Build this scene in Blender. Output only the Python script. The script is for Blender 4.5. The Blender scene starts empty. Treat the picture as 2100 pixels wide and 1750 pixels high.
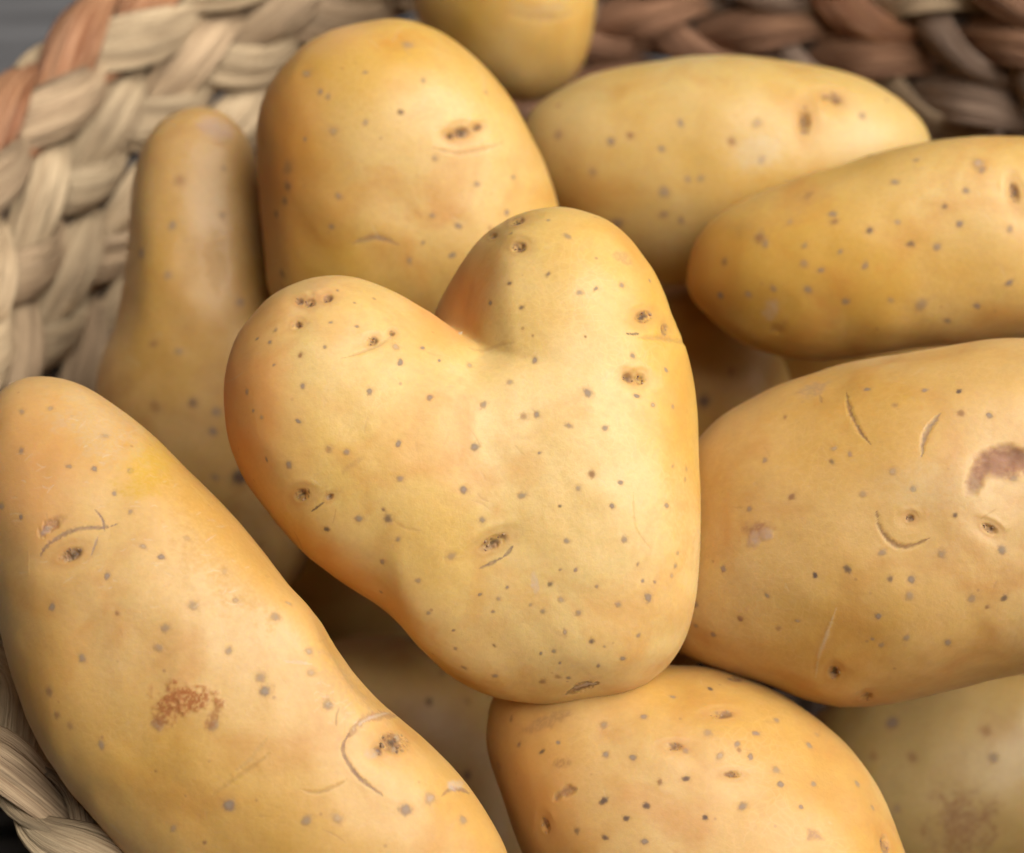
import bpy, math, random
import numpy as np
from mathutils import Vector, Matrix

# ------------------------------------------------------------------ camera
PITCH = math.radians(52.0)
LENS, SENSOR = 80.0, 36.0
PW, PH = 2100.0, 1750.0                    # photograph size the outlines were measured on
F = LENS / SENSOR * PW
D0 = 0.364                                 # metres from lens to the heart
DV = np.array([0.0, math.cos(PITCH), -math.sin(PITCH)])
RT = np.array([1.0, 0.0, 0.0])
UP = np.array([0.0, math.sin(PITCH), math.cos(PITCH)])
CAM = np.array([0.0, 0.0, 0.085]) - DV * D0

scene = bpy.context.scene
col = scene.collection
cam_data = bpy.data.cameras.new('camera')
cam = bpy.data.objects.new('camera', cam_data)
col.objects.link(cam)
cam.location = CAM.tolist()
cam.rotation_euler = (math.pi / 2 - PITCH, 0, 0)
cam_data.lens = LENS
cam_data.sensor_width = SENSOR
cam_data.sensor_fit = 'HORIZONTAL'
cam_data.clip_start = 0.01
cam_data.clip_end = 20
cam_data.dof.use_dof = True
cam_data.dof.focus_distance = 0.349
cam_data.dof.aperture_fstop = 13.0
scene.camera = cam

# ------------------------------------------------------------------ light
world = bpy.data.worlds.new('World')
scene.world = world
world.use_nodes = True
bg = world.node_tree.nodes['Background']
bg.inputs[0].default_value = (1.0, 0.64, 0.36, 1)
bg.inputs[1].default_value = 0.036

def area(name, loc, target, size, power, colour):
    ld = bpy.data.lights.new(name, 'AREA')
    ld.shape = 'RECTANGLE'
    ld.size, ld.size_y = size
    ld.energy = power
    ld.color = colour
    o = bpy.data.objects.new(name, ld)
    col.objects.link(o)
    o.location = loc
    o.rotation_euler = (Vector(target) - Vector(loc)).to_track_quat('-Z', 'Y').to_euler()
    return o

def camdir(x, y, z):
    return RT * x + UP * y - DV * z

key_pos = np.array([0, 0.0, 0.07]) + camdir(0.53, 0.44, 0.73) * 1.9
area('window_light', key_pos.tolist(), (0, 0.02, 0.06), (2.0, 2.0), 103.0, (1.0, 0.99, 0.975))

scene.view_settings.view_transform = 'Standard'
scene.view_settings.look = 'None'
scene.view_settings.gamma = 1.0
scene.view_settings.exposure = 0.0
scene.render.engine = 'CYCLES'
scene.cycles.max_bounces = 6
scene.cycles.diffuse_bounces = 4
scene.cycles.use_denoising = True
scene.cycles.use_adaptive_sampling = True
scene.cycles.adaptive_threshold = 0.04
scene.cycles.adaptive_min_samples = 20

# ------------------------------------------------------------------ helpers
def ray(u, v):
    u = np.asarray(u, float); v = np.asarray(v, float)
    return DV + ((u - PW / 2) / F)[..., None] * RT + ((PH / 2 - v) / F)[..., None] * UP

def project(P):
    q = P - CAM
    d = q @ DV
    return PW / 2 + F * (q @ RT) / d, PH / 2 - F * (q @ UP) / d, d

def hash3(ix, iy, iz, seed):
    h = (ix * 374761393 + iy * 668265263 + iz * 2147483647 + seed * 1274126177) & 0xffffffff
    h = ((h ^ (h >> 13)) * 1274126177) & 0xffffffff
    h = (h ^ (h >> 16)) & 0xffffffff
    h = (h * 2246822519) & 0xffffffff
    return ((h ^ (h >> 15)) & 0xffffff) / float(0xffffff)

def vnoise(P, scale, seed):
    """value noise in [-1, 1]; scale = feature size"""
    Q = P / scale
    I = np.floor(Q).astype(np.int64)
    f = Q - I
    f = f * f * f * (f * (f * 6 - 15) + 10)
    out = np.zeros(len(P))
    for dx in (0, 1):
        wx = f[:, 0] if dx else 1 - f[:, 0]
        for dy in (0, 1):
            wy = f[:, 1] if dy else 1 - f[:, 1]
            for dz in (0, 1):
                wz = f[:, 2] if dz else 1 - f[:, 2]
                out += wx * wy * wz * hash3(I[:, 0] + dx + 1000, I[:, 1] + dy + 1000, I[:, 2] + dz + 1000, seed)
    return out * 2 - 1

def sstep(a, b, x):
    t = np.clip((x - a) / (b - a), 0, 1)
    return t * t * (3 - 2 * t)

def catmull(pts, n=24, closed=True):
    P = np.array(pts, float)
    m = len(P)
    out = []
    rng = range(m) if closed else range(m - 1)
    t = np.linspace(0, 1, n, endpoint=False)[:, None]
    for i in rng:
        if closed:
            p0, p1, p2, p3 = P[(i - 1) % m], P[i], P[(i + 1) % m], P[(i + 2) % m]
        else:
            p0, p1, p2, p3 = P[max(i - 1, 0)], P[i], P[i + 1], P[min(i + 2, m - 1)]
        out.append(0.5 * (2 * p1 + (p2 - p0) * t + (2 * p0 - 5 * p1 + 4 * p2 - p3) * t ** 2 + (3 * p1 - p0 - 3 * p2 + p3) * t ** 3))
    if not closed:
        out.append(P[-1:])
    return np.concatenate(out)

def cube_sphere(n):
    faces, verts, off = [], [], 0
    g = np.tan(np.linspace(-math.pi / 4, math.pi / 4, n + 1))
    A, B = np.meshgrid(g, g, indexing='ij')
    one = np.ones_like(A)
    for tr in ((A, B, one), (B, A, -one), (one, A, B), (-one, B, A), (B, one, A), (A, -one, B)):
        V = np.stack([t.ravel() for t in tr], 1)
        V /= np.linalg.norm(V, axis=1)[:, None]
        idx = np.arange((n + 1) ** 2).reshape(n + 1, n + 1) + off
        a, b, c, d = idx[:-1, :-1].ravel(), idx[1:, :-1].ravel(), idx[1:, 1:].ravel(), idx[:-1, 1:].ravel()
        faces += [np.stack([a, b, c], 1), np.stack([a, c, d], 1)]
        verts.append(V)
        off += (n + 1) ** 2
    V = np.concatenate(verts); T = np.concatenate(faces)
    key = np.round(V * 1e5).astype(np.int64)
    _, first, inv = np.unique(key, axis=0, return_index=True, return_inverse=True)
    return V[first], inv.ravel()[T]

def refine(S, T, sel):
    """conforming split of the selected triangles (unit sphere mesh)"""
    E = np.concatenate([T[:, [0, 1]], T[:, [1, 2]], T[:, [2, 0]]])
    E.sort(axis=1)
    key = E[:, 0] * len(S) + E[:, 1]
    uk, inv = np.unique(key, return_inverse=True)
    inv = inv.ravel()
    nt = len(T)
    mark = np.zeros(len(uk), bool)
    s3 = np.concatenate([sel, sel, sel])
    mark[inv[s3]] = True
    newid = np.full(len(uk), -1, np.int64)
    mk = np.nonzero(mark)[0]
    newid[mk] = len(S) + np.arange(len(mk))
    a, b = uk[mk] // len(S), uk[mk] % len(S)
    M = S[a] + S[b]
    M /= np.linalg.norm(M, axis=1)[:, None]
    S2 = np.concatenate([S, M])
    e = newid[inv].reshape(3, nt).T           # midpoint per edge 01,12,20
    has = e >= 0
    cnt = has.sum(1)
    out = [T[cnt == 0]]
    t, m = T[cnt == 3], e[cnt == 3]
    out += [np.stack([t[:, 0], m[:, 0], m[:, 2]], 1), np.stack([m[:, 0], t[:, 1], m[:, 1]], 1),
            np.stack([m[:, 2], m[:, 1], t[:, 2]], 1), m]
    for k in range(3):                         # rotate so the special edge is first
        r = [(k + j) % 3 for j in range(3)]
        q = (cnt == 1) & has[:, k]
        t, m = T[q][:, r], e[q][:, k]
        out += [np.stack([t[:, 0], m, t[:, 2]], 1), np.stack([m, t[:, 1], t[:, 2]], 1)]
        q = (cnt == 2) & ~has[:, k]
        t, m1, m2 = T[q][:, r], e[q][:, (k + 1) % 3], e[q][:, (k + 2) % 3]
        out += [np.stack([t[:, 0], t[:, 1], m1], 1), np.stack([t[:, 0], m1, m2], 1), np.stack([m2, m1, t[:, 2]], 1)]
    return S2, np.concatenate(out)

def mesh_from(name, V, T, mat):
    me = bpy.data.meshes.new(name)
    me.vertices.add(len(V)); me.vertices.foreach_set('co', np.asarray(V, np.float32).ravel())
    k = T.shape[1]
    me.loops.add(T.size); me.loops.foreach_set('vertex_index', T.astype(np.int32).ravel())
    me.polygons.add(len(T)); me.polygons.foreach_set('loop_start', np.arange(0, T.size, k, dtype=np.int32))
    me.polygons.foreach_set('use_smooth', np.ones(len(T), bool))
    me.update(calc_edges=True)
    me.validate()
    me.materials.append(mat)
    return me

def tag(o, label=None, cat=None, group=None, kind=None):
    if label: o['label'] = label
    if cat: o['category'] = cat
    if group: o['group'] = group
    if kind: o['kind'] = kind
    return o

# ------------------------------------------------------------------ materials
def nodes_of(name):
    m = bpy.data.materials.new(name)
    m.use_nodes = True
    nt = m.node_tree
    return m, nt, nt.nodes, nt.links, nt.nodes['Principled BSDF']

def ramp(N, L, src, stops):
    r = N.new('ShaderNodeValToRGB')
    els = r.color_ramp.elements
    while len(els) < len(stops):
        els.new(0.5)
    for e, (p, c) in zip(els, stops):
        e.position = p; e.color = (*c, 1) if len(c) == 3 else c
    L.new(src, r.inputs[0])
    return r.outputs[0]

def mixc(N, L, fac, a, b, mode='MIX'):
    m = N.new('ShaderNodeMix'); m.data_type = 'RGBA'; m.blend_type = mode
    for sock, val in ((m.inputs[0], fac), (m.inputs[6], a), (m.inputs[7], b)):
        if hasattr(val, 'links'): L.new(val, sock)
        elif isinstance(val, (int, float)): sock.default_value = val
        else: sock.default_value = (*val, 1)
    return m.outputs[2]

def noise(N, L, vec, scale, detail=3, rough=0.5, dist=0.0):
    n = N.new('ShaderNodeTexNoise')
    n.inputs['Scale'].default_value = scale
    n.inputs['Detail'].default_value = detail
    n.inputs['Roughness'].default_value = rough
    n.inputs['Distortion'].default_value = dist
    L.new(vec, n.inputs['Vector'])
    return n.outputs['Fac']

def skin_material(name, pale, gold, warm, seed, rough=0.43):
    m, nt, N, L, B = nodes_of(name)
    tc = N.new('ShaderNodeTexCoord')
    mp = N.new('ShaderNodeMapping')
    mp.inputs['Location'].default_value = (seed * 1.37, seed * 0.71, seed * 2.13)
    L.new(tc.outputs['Object'], mp.inputs['Vector'])
    V = mp.outputs['Vector']
    big = noise(N, L, V, 28, 3, 0.5, 0.3)
    mid = noise(N, L, V, 75, 4, 0.55, 0.6)
    c = mixc(N, L, ramp(N, L, big, [(0.36, (0, 0, 0)), (0.64, (1, 1, 1))]), pale, gold)
    c = mixc(N, L, ramp(N, L, mid, [(0.50, (0, 0, 0)), (0.72, (0.55, 0.55, 0.55))]), c, warm)
    fine = noise(N, L, V, 900, 3, 0.7)
    c = mixc(N, L, 1.0, c, ramp(N, L, fine, [(0.25, (0.94, 0.925, 0.90)), (0.75, (1.05, 1.05, 1.06))]), 'MULTIPLY')
    # faint patchy netting of the skin
    wob = N.new('ShaderNodeTexNoise'); wob.inputs['Scale'].default_value = 160; wob.inputs['Detail'].default_value = 1
    L.new(V, wob.inputs['Vector'])
    wv = N.new('ShaderNodeVectorMath'); wv.operation = 'MULTIPLY_ADD'; wv.inputs[1].default_value = (0.006, 0.006, 0.006)
    L.new(wob.outputs['Color'], wv.inputs[0]); L.new(V, wv.inputs[2])
    net = N.new('ShaderNodeTexVoronoi'); net.feature = 'DISTANCE_TO_EDGE'; net.inputs['Scale'].default_value = 620
    L.new(wv.outputs[0], net.inputs['Vector'])
    line = ramp(N, L, net.outputs['Distance'], [(0.0, (1, 1, 1)), (0.13, (0, 0, 0))])
    pg = N.new('ShaderNodeMath'); pg.operation = 'MULTIPLY'
    L.new(line, pg.inputs[0]); L.new(ramp(N, L, mid, [(0.38, (0.13, 0.13, 0.13)), (0.52, (0, 0, 0))]), pg.inputs[1])
    c = mixc(N, L, pg.outputs[0], c, tuple(min(1.0, x * 1.22 + 0.03) for x in pale))
    # pin-prick brown pores
    vo = N.new('ShaderNodeTexVoronoi'); vo.inputs['Scale'].default_value = 430
    L.new(V, vo.inputs['Vector'])
    pore = ramp(N, L, vo.outputs['Distance'], [(0.07, (1, 1, 1)), (0.16, (0, 0, 0))])
    sep = N.new('ShaderNodeSeparateColor'); L.new(vo.outputs['Color'], sep.inputs[0])
    gate = ramp(N, L, sep.outputs[0], [(0.90, (0, 0, 0)), (0.94, (0.6, 0.6, 0.6))])
    mu = N.new('ShaderNodeMath'); mu.operation = 'MULTIPLY'
    L.new(pore, mu.inputs[0]); L.new(gate, mu.inputs[1])
    c = mixc(N, L, mu.outputs[0], c, (0.30, 0.15, 0.06))
    # measured marks: premultiplied colour in RGB, coverage in A
    at = N.new('ShaderNodeAttribute'); at.attribute_name = 'mark'
    inv = N.new('ShaderNodeMath'); inv.operation = 'SUBTRACT'; inv.inputs[0].default_value = 1.0
    L.new(at.outputs['Alpha'], inv.inputs[1])
    sc = N.new('ShaderNodeVectorMath'); sc.operation = 'SCALE'
    L.new(c, sc.inputs[0]); L.new(inv.outputs[0], sc.inputs['Scale'])
    ad = N.new('ShaderNodeVectorMath'); ad.operation = 'ADD'
    L.new(sc.outputs[0], ad.inputs[0]); L.new(at.outputs['Color'], ad.inputs[1])
    L.new(ad.outputs[0], B.inputs['Base Color'])
    rr = N.new('ShaderNodeMapRange')
    rr.inputs['To Min'].default_value = rough - 0.05; rr.inputs['To Max'].default_value = rough + 0.12
    L.new(mid, rr.inputs['Value'])
    r2 = N.new('ShaderNodeMath'); r2.operation = 'MULTIPLY_ADD'
    L.new(at.outputs['Alpha'], r2.inputs[0]); r2.inputs[1].default_value = 0.3
    L.new(rr.outputs[0], r2.inputs[2]); L.new(r2.outputs[0], B.inputs['Roughness'])
    B.inputs['Specular IOR Level'].default_value = 0.40
    B.inputs['Sheen Weight'].default_value = 0.035
    B.inputs['Sheen Roughness'].default_value = 0.45
    B.inputs['Sheen Tint'].default_value = (1.0, 0.84, 0.68, 1)
    B.inputs['Subsurface Weight'].default_value = 0.34
    B.inputs['Subsurface Radius'].default_value = (1.0, 0.38, 0.08)
    B.inputs['Subsurface Scale'].default_value = 0.005
    bp = N.new('ShaderNodeBump'); bp.inputs['Strength'].default_value = 0.5; bp.inputs['Distance'].default_value = 0.00009
    L.new(noise(N, L, V, 900, 2, 0.6), bp.inputs['Height'])
    L.new(bp.outputs[0], B.inputs['Normal'])
    return m

# ------------------------------------------------------------------ marks on the skin
# ('s', x, y, r[, style])            lenticel dot; style: n normal, d dark, p pale ring, b brown
# ('e', x, y, rx, ry, angle[, dark]) eye: crusty pit
# ('g', [points], width, depth, colour, alpha)  groove / scratch
# ('p', x, y, rx, ry, angle, colour, alpha, grain, sink)  stained patch
SPOT = {'n': ((0.27, 0.19, 0.135), (0.37, 0.285, 0.21), 0.80), 'd': ((0.16, 0.10, 0.065), (0.15, 0.09, 0.06), 0.90),
        'p': ((0.36, 0.24, 0.15), (0.58, 0.45, 0.32), 0.70), 'b': ((0.34, 0.17, 0.065), (0.34, 0.16, 0.06), 0.75)}
BROWN, PINK, PALE, DARK = (0.33, 0.16, 0.06), (0.43, 0.24, 0.15), (0.62, 0.47, 0.28), (0.06, 0.035, 0.02)

def over(Cm, sel, colour, a):
    a = np.clip(a, 0, 1)[:, None]
    Cm[sel, :3] = Cm[sel, :3] * (1 - a) + np.array(colour) * np.array((0.68, 0.65, 0.62)) * a
    Cm[sel, 3:] = Cm[sel, 3:] * (1 - a) + a

def seg_dist(u, v, pts):
    best = np.full(len(u), 1e9); tt = np.zeros(len(u))
    P = np.array(pts, float); L = np.concatenate([[0], np.cumsum(np.linalg.norm(np.diff(P, axis=0), axis=1))])
    for i in range(len(P) - 1):
        d = P[i + 1] - P[i]; l2 = (d @ d) + 1e-9
        t = np.clip(((u - P[i, 0]) * d[0] + (v - P[i, 1]) * d[1]) / l2, 0, 1)
        q = np.hypot(u - P[i, 0] - t * d[0], v - P[i, 1] - t * d[1])
        k = q < best
        best[k] = q[k]; tt[k] = ((L[i] + t * math.sqrt(l2)) / L[-1])[k]
    return best, tt

def mark_discs(marks):
    """(x, y, radius, wanted edge length) used to refine the mesh"""
    out = []
    for m in marks:
        if m[0] == 's': out.append((m[1], m[2], m[3] * 1.7 + 2, max(2.0, m[3] * 0.26)))
        elif m[0] == 'e': out.append((m[1], m[2], max(m[3], m[4]) * 1.6, 2.0))
        elif m[0] == 'g':
            c = catmull(m[1], 8, False)
            for p in c[::2]: out.append((p[0], p[1], m[2] * 2.0 + 3, max(2.2, m[2] * 0.35)))
        elif m[0] == 'p': out.append((m[1], m[2], max(m[3], m[4]) * 1.2, 3.0))
    return out

class Potato:
    """a solid grown from its outline: outline in its own tilted plane, rounded to both sides"""
    blur = 8
    def __init__(self, outline, centre, depth, thick, gx=0.0, gy=0.0, power=2.1):
        self.D, self.L = depth, depth / F
        self.C = CAM + ray(*centre) * depth
        W = CAM - self.C; W /= np.linalg.norm(W)
        X = np.cross(UP, W); X /= np.linalg.norm(X)
        self.X, self.Y, self.W = X, np.cross(W, X), W
        self.T, self.gx, self.gy, self.p = thick, gx, gy, power
        self.table = self.polar(outline)
    def polar(self, outline):
        c = catmull(outline, 24)
        R = ray(c[:, 0], c[:, 1])
        nrm = self.W - self.gx * self.X - self.gy * self.Y
        t = ((self.C - CAM) @ nrm) / (R @ nrm)
        Q = CAM + R * t[:, None] - self.C
        x, y = (Q @ self.X) / self.L, (Q @ self.Y) / self.L
        th, r = np.arctan2(y, x), np.hypot(x, y)
        o = np.argsort(th); th, r = th[o], r[o]
        g = np.linspace(-math.pi, math.pi, 721)
        rr = np.interp(g, np.concatenate([th - 2 * math.pi, th, th + 2 * math.pi]), np.concatenate([r, r, r]))
        w_ = self.blur; k = np.hanning(2 * w_ + 1); k /= k.sum()
        rr = np.convolve(np.concatenate([rr[-w_ - 1:-1], rr, rr[1:w_ + 1]]), k, 'valid')
        # ellipse of the same second moments, used near the middle of the face
        w = np.gradient(g)
        px, py = rr * np.cos(g), rr * np.sin(g)
        M = np.array([[np.sum(w * rr ** 2 * px * px), np.sum(w * rr ** 2 * px * py)], [0, np.sum(w * rr ** 2 * py * py)]]) / 4
        M[1, 0] = M[0, 1]
        A = np.linalg.inv(M / (0.5 * np.sum(w * rr ** 2)) * 4)
        cs, sn = np.cos(g), np.sin(g)
        re = 1 / np.sqrt(A[0, 0] * cs ** 2 + 2 * A[0, 1] * cs * sn + A[1, 1] * sn ** 2)
        return g, rr, re
    def surf(self, S):
        """unit sphere -> local px coordinates and outward normals"""
        g, rr, re = self.table
        a, b, c = S.T
        s = np.hypot(a, b)
        k = (s ** self.p + np.abs(c) ** self.p) ** (1 / self.p) + 1e-12
        s2, c2 = s / k, c / k
        th = np.arctan2(b, a)
        R = np.interp(th, g, rr); E = np.interp(th, g, re)
        m = sstep(0.30, 1.0, s2)
        R = E * (1 - m) + R * m
        x, y = R * s2 * np.cos(th), R * s2 * np.sin(th)
        z = self.T * c2 + self.gx * x + self.gy * y
        n = np.stack([a / R, b / R, c / self.T], 1)
        n[:, 0] -= self.gx * n[:, 2]; n[:, 1] -= self.gy * n[:, 2]
        n /= np.linalg.norm(n, axis=1)[:, None]
        return np.stack([x, y, z], 1), n
    def world(self, Q):
        return self.C + self.L * (Q[:, :1] * self.X + Q[:, 1:2] * self.Y + Q[:, 2:3] * self.W)

class HeartPotato(Potato):
    """two swollen lobes grown together"""
    blur = 4
    def __init__(self, outA, outB, cA, cB, tA, tB, zA, zB, shA, shB, centre, depth, **kw):
        super().__init__(outA, centre, depth, tA, **kw)
        L = self.L
        self.parts = []
        for o, c, t, z, sh in ((outA, cA, tA, zA, shA), (outB, cB, tB, zB, shB)):
            q = Potato(o, c, depth, t)
            off = (q.C - self.C)
            self.parts.append((q.table, np.array([off @ self.X / L, off @ self.Y / L, z]), t, sh))
    def field(self, P):
        fs = []
        for (g, rr, re), o, t, sh in self.parts:
            q = P - o
            q[:, 2] -= sh[0] * q[:, 0] + sh[1] * q[:, 1] - sh[2] * sstep(120, 315, -q[:, 0]) * sstep(40, 240, q[:, 1])
            r = np.hypot(q[:, 0], q[:, 1]); th = np.arctan2(q[:, 1], q[:, 0])
            R = np.interp(th, g, rr); E = np.interp(th, g, re)
            m = sstep(0.30, 1.0, r / R)
            R = E * (1 - m) + R * m
            fs.append(((r / R) ** 2.1 + (np.abs(q[:, 2]) / t) ** 2.1) ** (1 / 2.1) * 235 - 235)
        k = 70 + 40 * sstep(-470, -340, P[:, 1]) * (1 - sstep(150, 262, P[:, 1])) - 60 * sstep(200, 270, P[:, 1])
        h = np.clip(0.5 + 0.5 * (fs[1] - fs[0]) / k, 0, 1)
        return fs[1] * (1 - h) + fs[0] * h - k * h * (1 - h)
    def surf(self, S):
        lo = np.full(len(S), 40.0); hi = np.full(len(S), 900.0)
        done = np.zeros(len(S), bool); prev = lo.copy()
        for t in np.arange(60, 900, 12.0):
            f = self.field(S * t)
            new = (~done) & (f > 0)
            hi[new] = t; lo[new] = t - 12.0
            done |= new
            if done.all(): break
        for _ in range(14):
            mid = (lo + hi) / 2
            f = self.field(S * mid[:, None])
            up = f > 0
            hi = np.where(up, mid, hi); lo = np.where(up, lo, mid)
        P = S * ((lo + hi) / 2)[:, None]
        e = 1.5
        n = np.stack([self.field(P + e * np.eye(3)[i]) - self.field(P - e * np.eye(3)[i]) for i in range(3)], 1)
        n /= np.linalg.norm(n, axis=1)[:, None] + 1e-9
        return P, n

POTATOES = []
CRUMB = cube_sphere(3)
def crust_material(name, a, b):
    m, nt, N, L, B = nodes_of(name)
    tc = N.new('ShaderNodeTexCoord')
    L.new(ramp(N, L, noise(N, L, tc.outputs['Object'], 1600, 2), [(0.38, a), (0.62, b)]), B.inputs['Base Color'])
    B.inputs['Roughness'].default_value = 0.7
    return m
EYE_CRUST = crust_material('eye_crust', (0.15, 0.075, 0.032), (0.33, 0.20, 0.095))
EYE_PALE = crust_material('eye_pale_bud', (0.50, 0.38, 0.24), (0.62, 0.52, 0.38))
def grow(body, name, label, mat, marks, seed, n=60, random_spots=60, lump=6.5, fine=1.0, spot_r=(2.6, 7.5)):
    rs = np.random.RandomState(seed)
    S, T = cube_sphere(n)
    # random lenticels over the parts that the photograph does not show sharply
    rd = rs.normal(size=(random_spots, 3)); rd /= np.linalg.norm(rd, axis=1)[:, None]
    rpos, rn = body.surf(rd)
    rrad = np.clip(np.exp(rs.normal(math.log(4.2), 0.42, random_spots)), 2.2, 11)
    ru, rv, _ = project(body.world(rpos))
    mu = np.array([[m[1], m[2]] for m in marks if m[0] in 'sep'] + [q for m in marks if m[0] == 'g' for q in m[1]] or [[-9e3, -9e3]], float)
    keep = np.array([(np.hypot(mu[:, 0] - a, mu[:, 1] - b).min() > 55) or z < -0.15 for a, b, z in zip(ru, rv, rn[:, 2])], bool) if random_spots else np.zeros(0, bool)
    if random_spots: rpos, rrad, rd = rpos[keep], rrad[keep], rd[keep]
    # faint handling scuffs
    sd_ = rs.normal(size=(70, 3)); sd_[:, 2] = np.abs(sd_[:, 2]) + 0.25; sd_ /= np.linalg.norm(sd_, axis=1)[:, None]
    sp_, _n = body.surf(sd_)
    su, sv, _d = project(body.world(sp_))
    marks = list(marks)
    for x, y in list(zip(su, sv))[:int(22 / fine)]:
        a, l = rs.uniform(0, 3.14), rs.uniform(10, 42)
        marks.append(('g', [(x, y), (x + l * 0.5 * math.cos(a) + rs.uniform(-4, 4), y + l * 0.5 * math.sin(a) + rs.uniform(-4, 4)), (x + l * math.cos(a), y + l * math.sin(a))], rs.uniform(1.8, 3.5), 0.8,
                      [(0.78, 0.60, 0.38), (0.50, 0.28, 0.10), (0.62, 0.38, 0.16)][rs.randint(3)], rs.uniform(0.12, 0.38)))
    discs = np.array(mark_discs(marks) or [(-1e5, 0, 1, 1)], float)
    P = np.zeros((0, 3)); Nn = np.zeros((0, 3)); u = np.zeros(0); v = np.zeros(0)
    def extend(P, Nn, u, v):
        p2, n2 = body.surf(S[len(P):])
        u2, v2, _ = project(body.world(p2))
        return np.concatenate([P, p2]), np.concatenate([Nn, n2]), np.concatenate([u, u2]), np.concatenate([v, v2])
    P, Nn, u, v = extend(P, Nn, u, v)
    for level in range(4):
        tp = P[T]; cen = tp.mean(1); front = Nn[T].mean(1)[:, 2] > -0.05
        tu, tv = u[T].mean(1), v[T].mean(1)
        el = np.max([np.linalg.norm(tp[:, i] - tp[:, (i + 1) % 3], axis=1) for i in range(3)], axis=0)
        sel = np.zeros(len(T), bool)
        for x, y, r, want in discs:
            k = front & (np.abs(tu - x) < r + 9) & (np.abs(tv - y) < r + 9)
            if k.any():
                ii = np.nonzero(k)[0]
                sel[ii[(np.hypot(tu[ii] - x, tv[ii] - y) < r + el[ii] * 0.5) & (el[ii] > want * 1.6 * fine)]] = True
        if len(rpos):
            for c, r in zip(rpos, rrad):
                k = np.abs(cen[:, 0] - c[0]) < r * 2 + 8
                ii = np.nonzero(k)[0]
                dd = np.linalg.norm(cen[ii] - c, axis=1)
                sel[ii[(dd < r * 1.8 + el[ii] * 0.4) & (el[ii] > max(2.2, r * 0.35) * 1.6 * fine)]] = True
        if not sel.any(): break
        S, T = refine(S, T, sel)
        P, Nn, u, v = extend(P, Nn, u, v)
    front = Nn[:, 2] > -0.02
    H = lump * vnoise(P, 190.0, seed) + lump * 0.45 * vnoise(P, 85.0, seed + 7) + lump * 0.12 * vnoise(P, 38.0, seed + 9)
    Cm = np.zeros((len(P), 4))
    n1 = vnoise(P, 7.0, seed + 3); n2 = vnoise(P, 4.0, seed + 4); n3 = 0.65 * vnoise(P, 24.0, seed + 5) + 0.5 * vnoise(P @ np.array([[0.8, -0.6, 0], [0.6, 0.8, 0], [0, 0, 1]]), 11.0, seed + 6)
    nb = vnoise(P, 60.0, seed + 8)
    marks = [m for m in marks if m[0] == 'f'] + [m for m in marks if m[0] != 'f']
    def spot(c, r, style):
        k = np.nonzero((np.abs(P[:, 0] - c[0]) < r * 3) & (np.abs(P[:, 1] - c[1]) < r * 3) & (np.abs(P[:, 2] - c[2]) < r * 3))[0]
        if not len(k): return
        ax = rs.normal(size=3); ax /= np.linalg.norm(ax)
        q = P[k] - c
        d = np.sqrt(np.maximum((q ** 2).sum(1) + rs.uniform(0, 1.6) * (q @ ax) ** 2, 0)) / r * (1 + 0.22 * n2[k] + 0.16 * n1[k])
        rim, mid, al = SPOT[style]
        al *= rs.uniform(0.45, 1.05); r = r * rs.uniform(0.72, 1.05)
        over(Cm, k, (0.50, 0.27, 0.09), 0.30 * (1 - sstep(0.8, 2.0, d)))
        over(Cm, k, rim, al * (1 - sstep(0.60, 1.22, d)))
        over(Cm, k, mid, al * 0.85 * (1 - sstep(0.28, 0.68, d)))
        H[k] += r * 0.02 * (1 - sstep(0.5, 1.1, d)) - r * 0.02 * np.exp(-((d - 1.1) / 0.22) ** 2)
    for c, r in zip(rpos, rrad):
        spot(c, r, rs.choice(['n', 'n', 'n', 'd', 'b', 'p']))
    for m in marks:
        if m[0] == 's':
            k = np.nonzero(front & (np.abs(u - m[1]) < 30) & (np.abs(v - m[2]) < 30))[0]
            if not len(k): continue
            j = k[np.argmin(np.hypot(u[k] - m[1], v[k] - m[2]))]
            spot(P[j], m[3], m[4] if len(m) > 4 else 'n')
        elif m[0] == 'e':
            x, y, rx, ry, an = m[1:6]; dk = m[6] if len(m) > 6 else 1.0
            rx, ry = rx * 1.15, ry * 1.15
            rr = max(rx, ry) * 3
            k = np.nonzero(front & (np.abs(u - x) < rr) & (np.abs(v - y) < rr))[0]
            if not len(k): continue
            ca, sa = math.cos(math.radians(an)), math.sin(math.radians(an))
            du, dv = u[k] - x, -(v[k] - y)
            e = np.hypot((du * ca + dv * sa) / rx, (-du * sa + dv * ca) / ry)
            mr = min(rx, ry)
            over(Cm, k, (0.56, 0.27, 0.07), 0.62 * (1 - sstep(0.5, 2.6, e)) * (0.75 + 0.35 * n3[k]))
            ins = 1 - sstep(0.55, 1.15, e + 0.22 * n3[k])
            over(Cm, k, (0.30, 0.155, 0.065), ins * sstep(-0.5, 0.4, n1[k] * 0.6 + n3[k]) * 0.85)
            over(Cm, k, (0.55, 0.42, 0.27), ins * sstep(0.25, 0.7, n3[k]) * sstep(0.2, 0.5, e) * 0.55)
            over(Cm, k, (0.09, 0.05, 0.025), dk * 0.8 * (1 - sstep(0.10, 0.40, e + 0.22 * n1[k])))
            over(Cm, k, (0.16, 0.085, 0.04), dk * 0.7 * ins * sstep(0.30, 0.6, -n1[k]))
            H[k] += -mr * 0.42 * np.exp(-(e * 1.5) ** 2) + mr * 0.10 * np.exp(-((e - 1.0) / 0.4) ** 2) + ins * mr * 0.10 * n2[k] - mr * 0.40 * np.exp(-(e / 2.0) ** 2) + mr * 0.14 * np.exp(-((e - 2.1) / 0.6) ** 2) * sstep(-0.2, 0.8, (-du * sa + dv * ca) / (np.hypot(du, dv) + 1e-6))
        elif m[0] == 'g':
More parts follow.
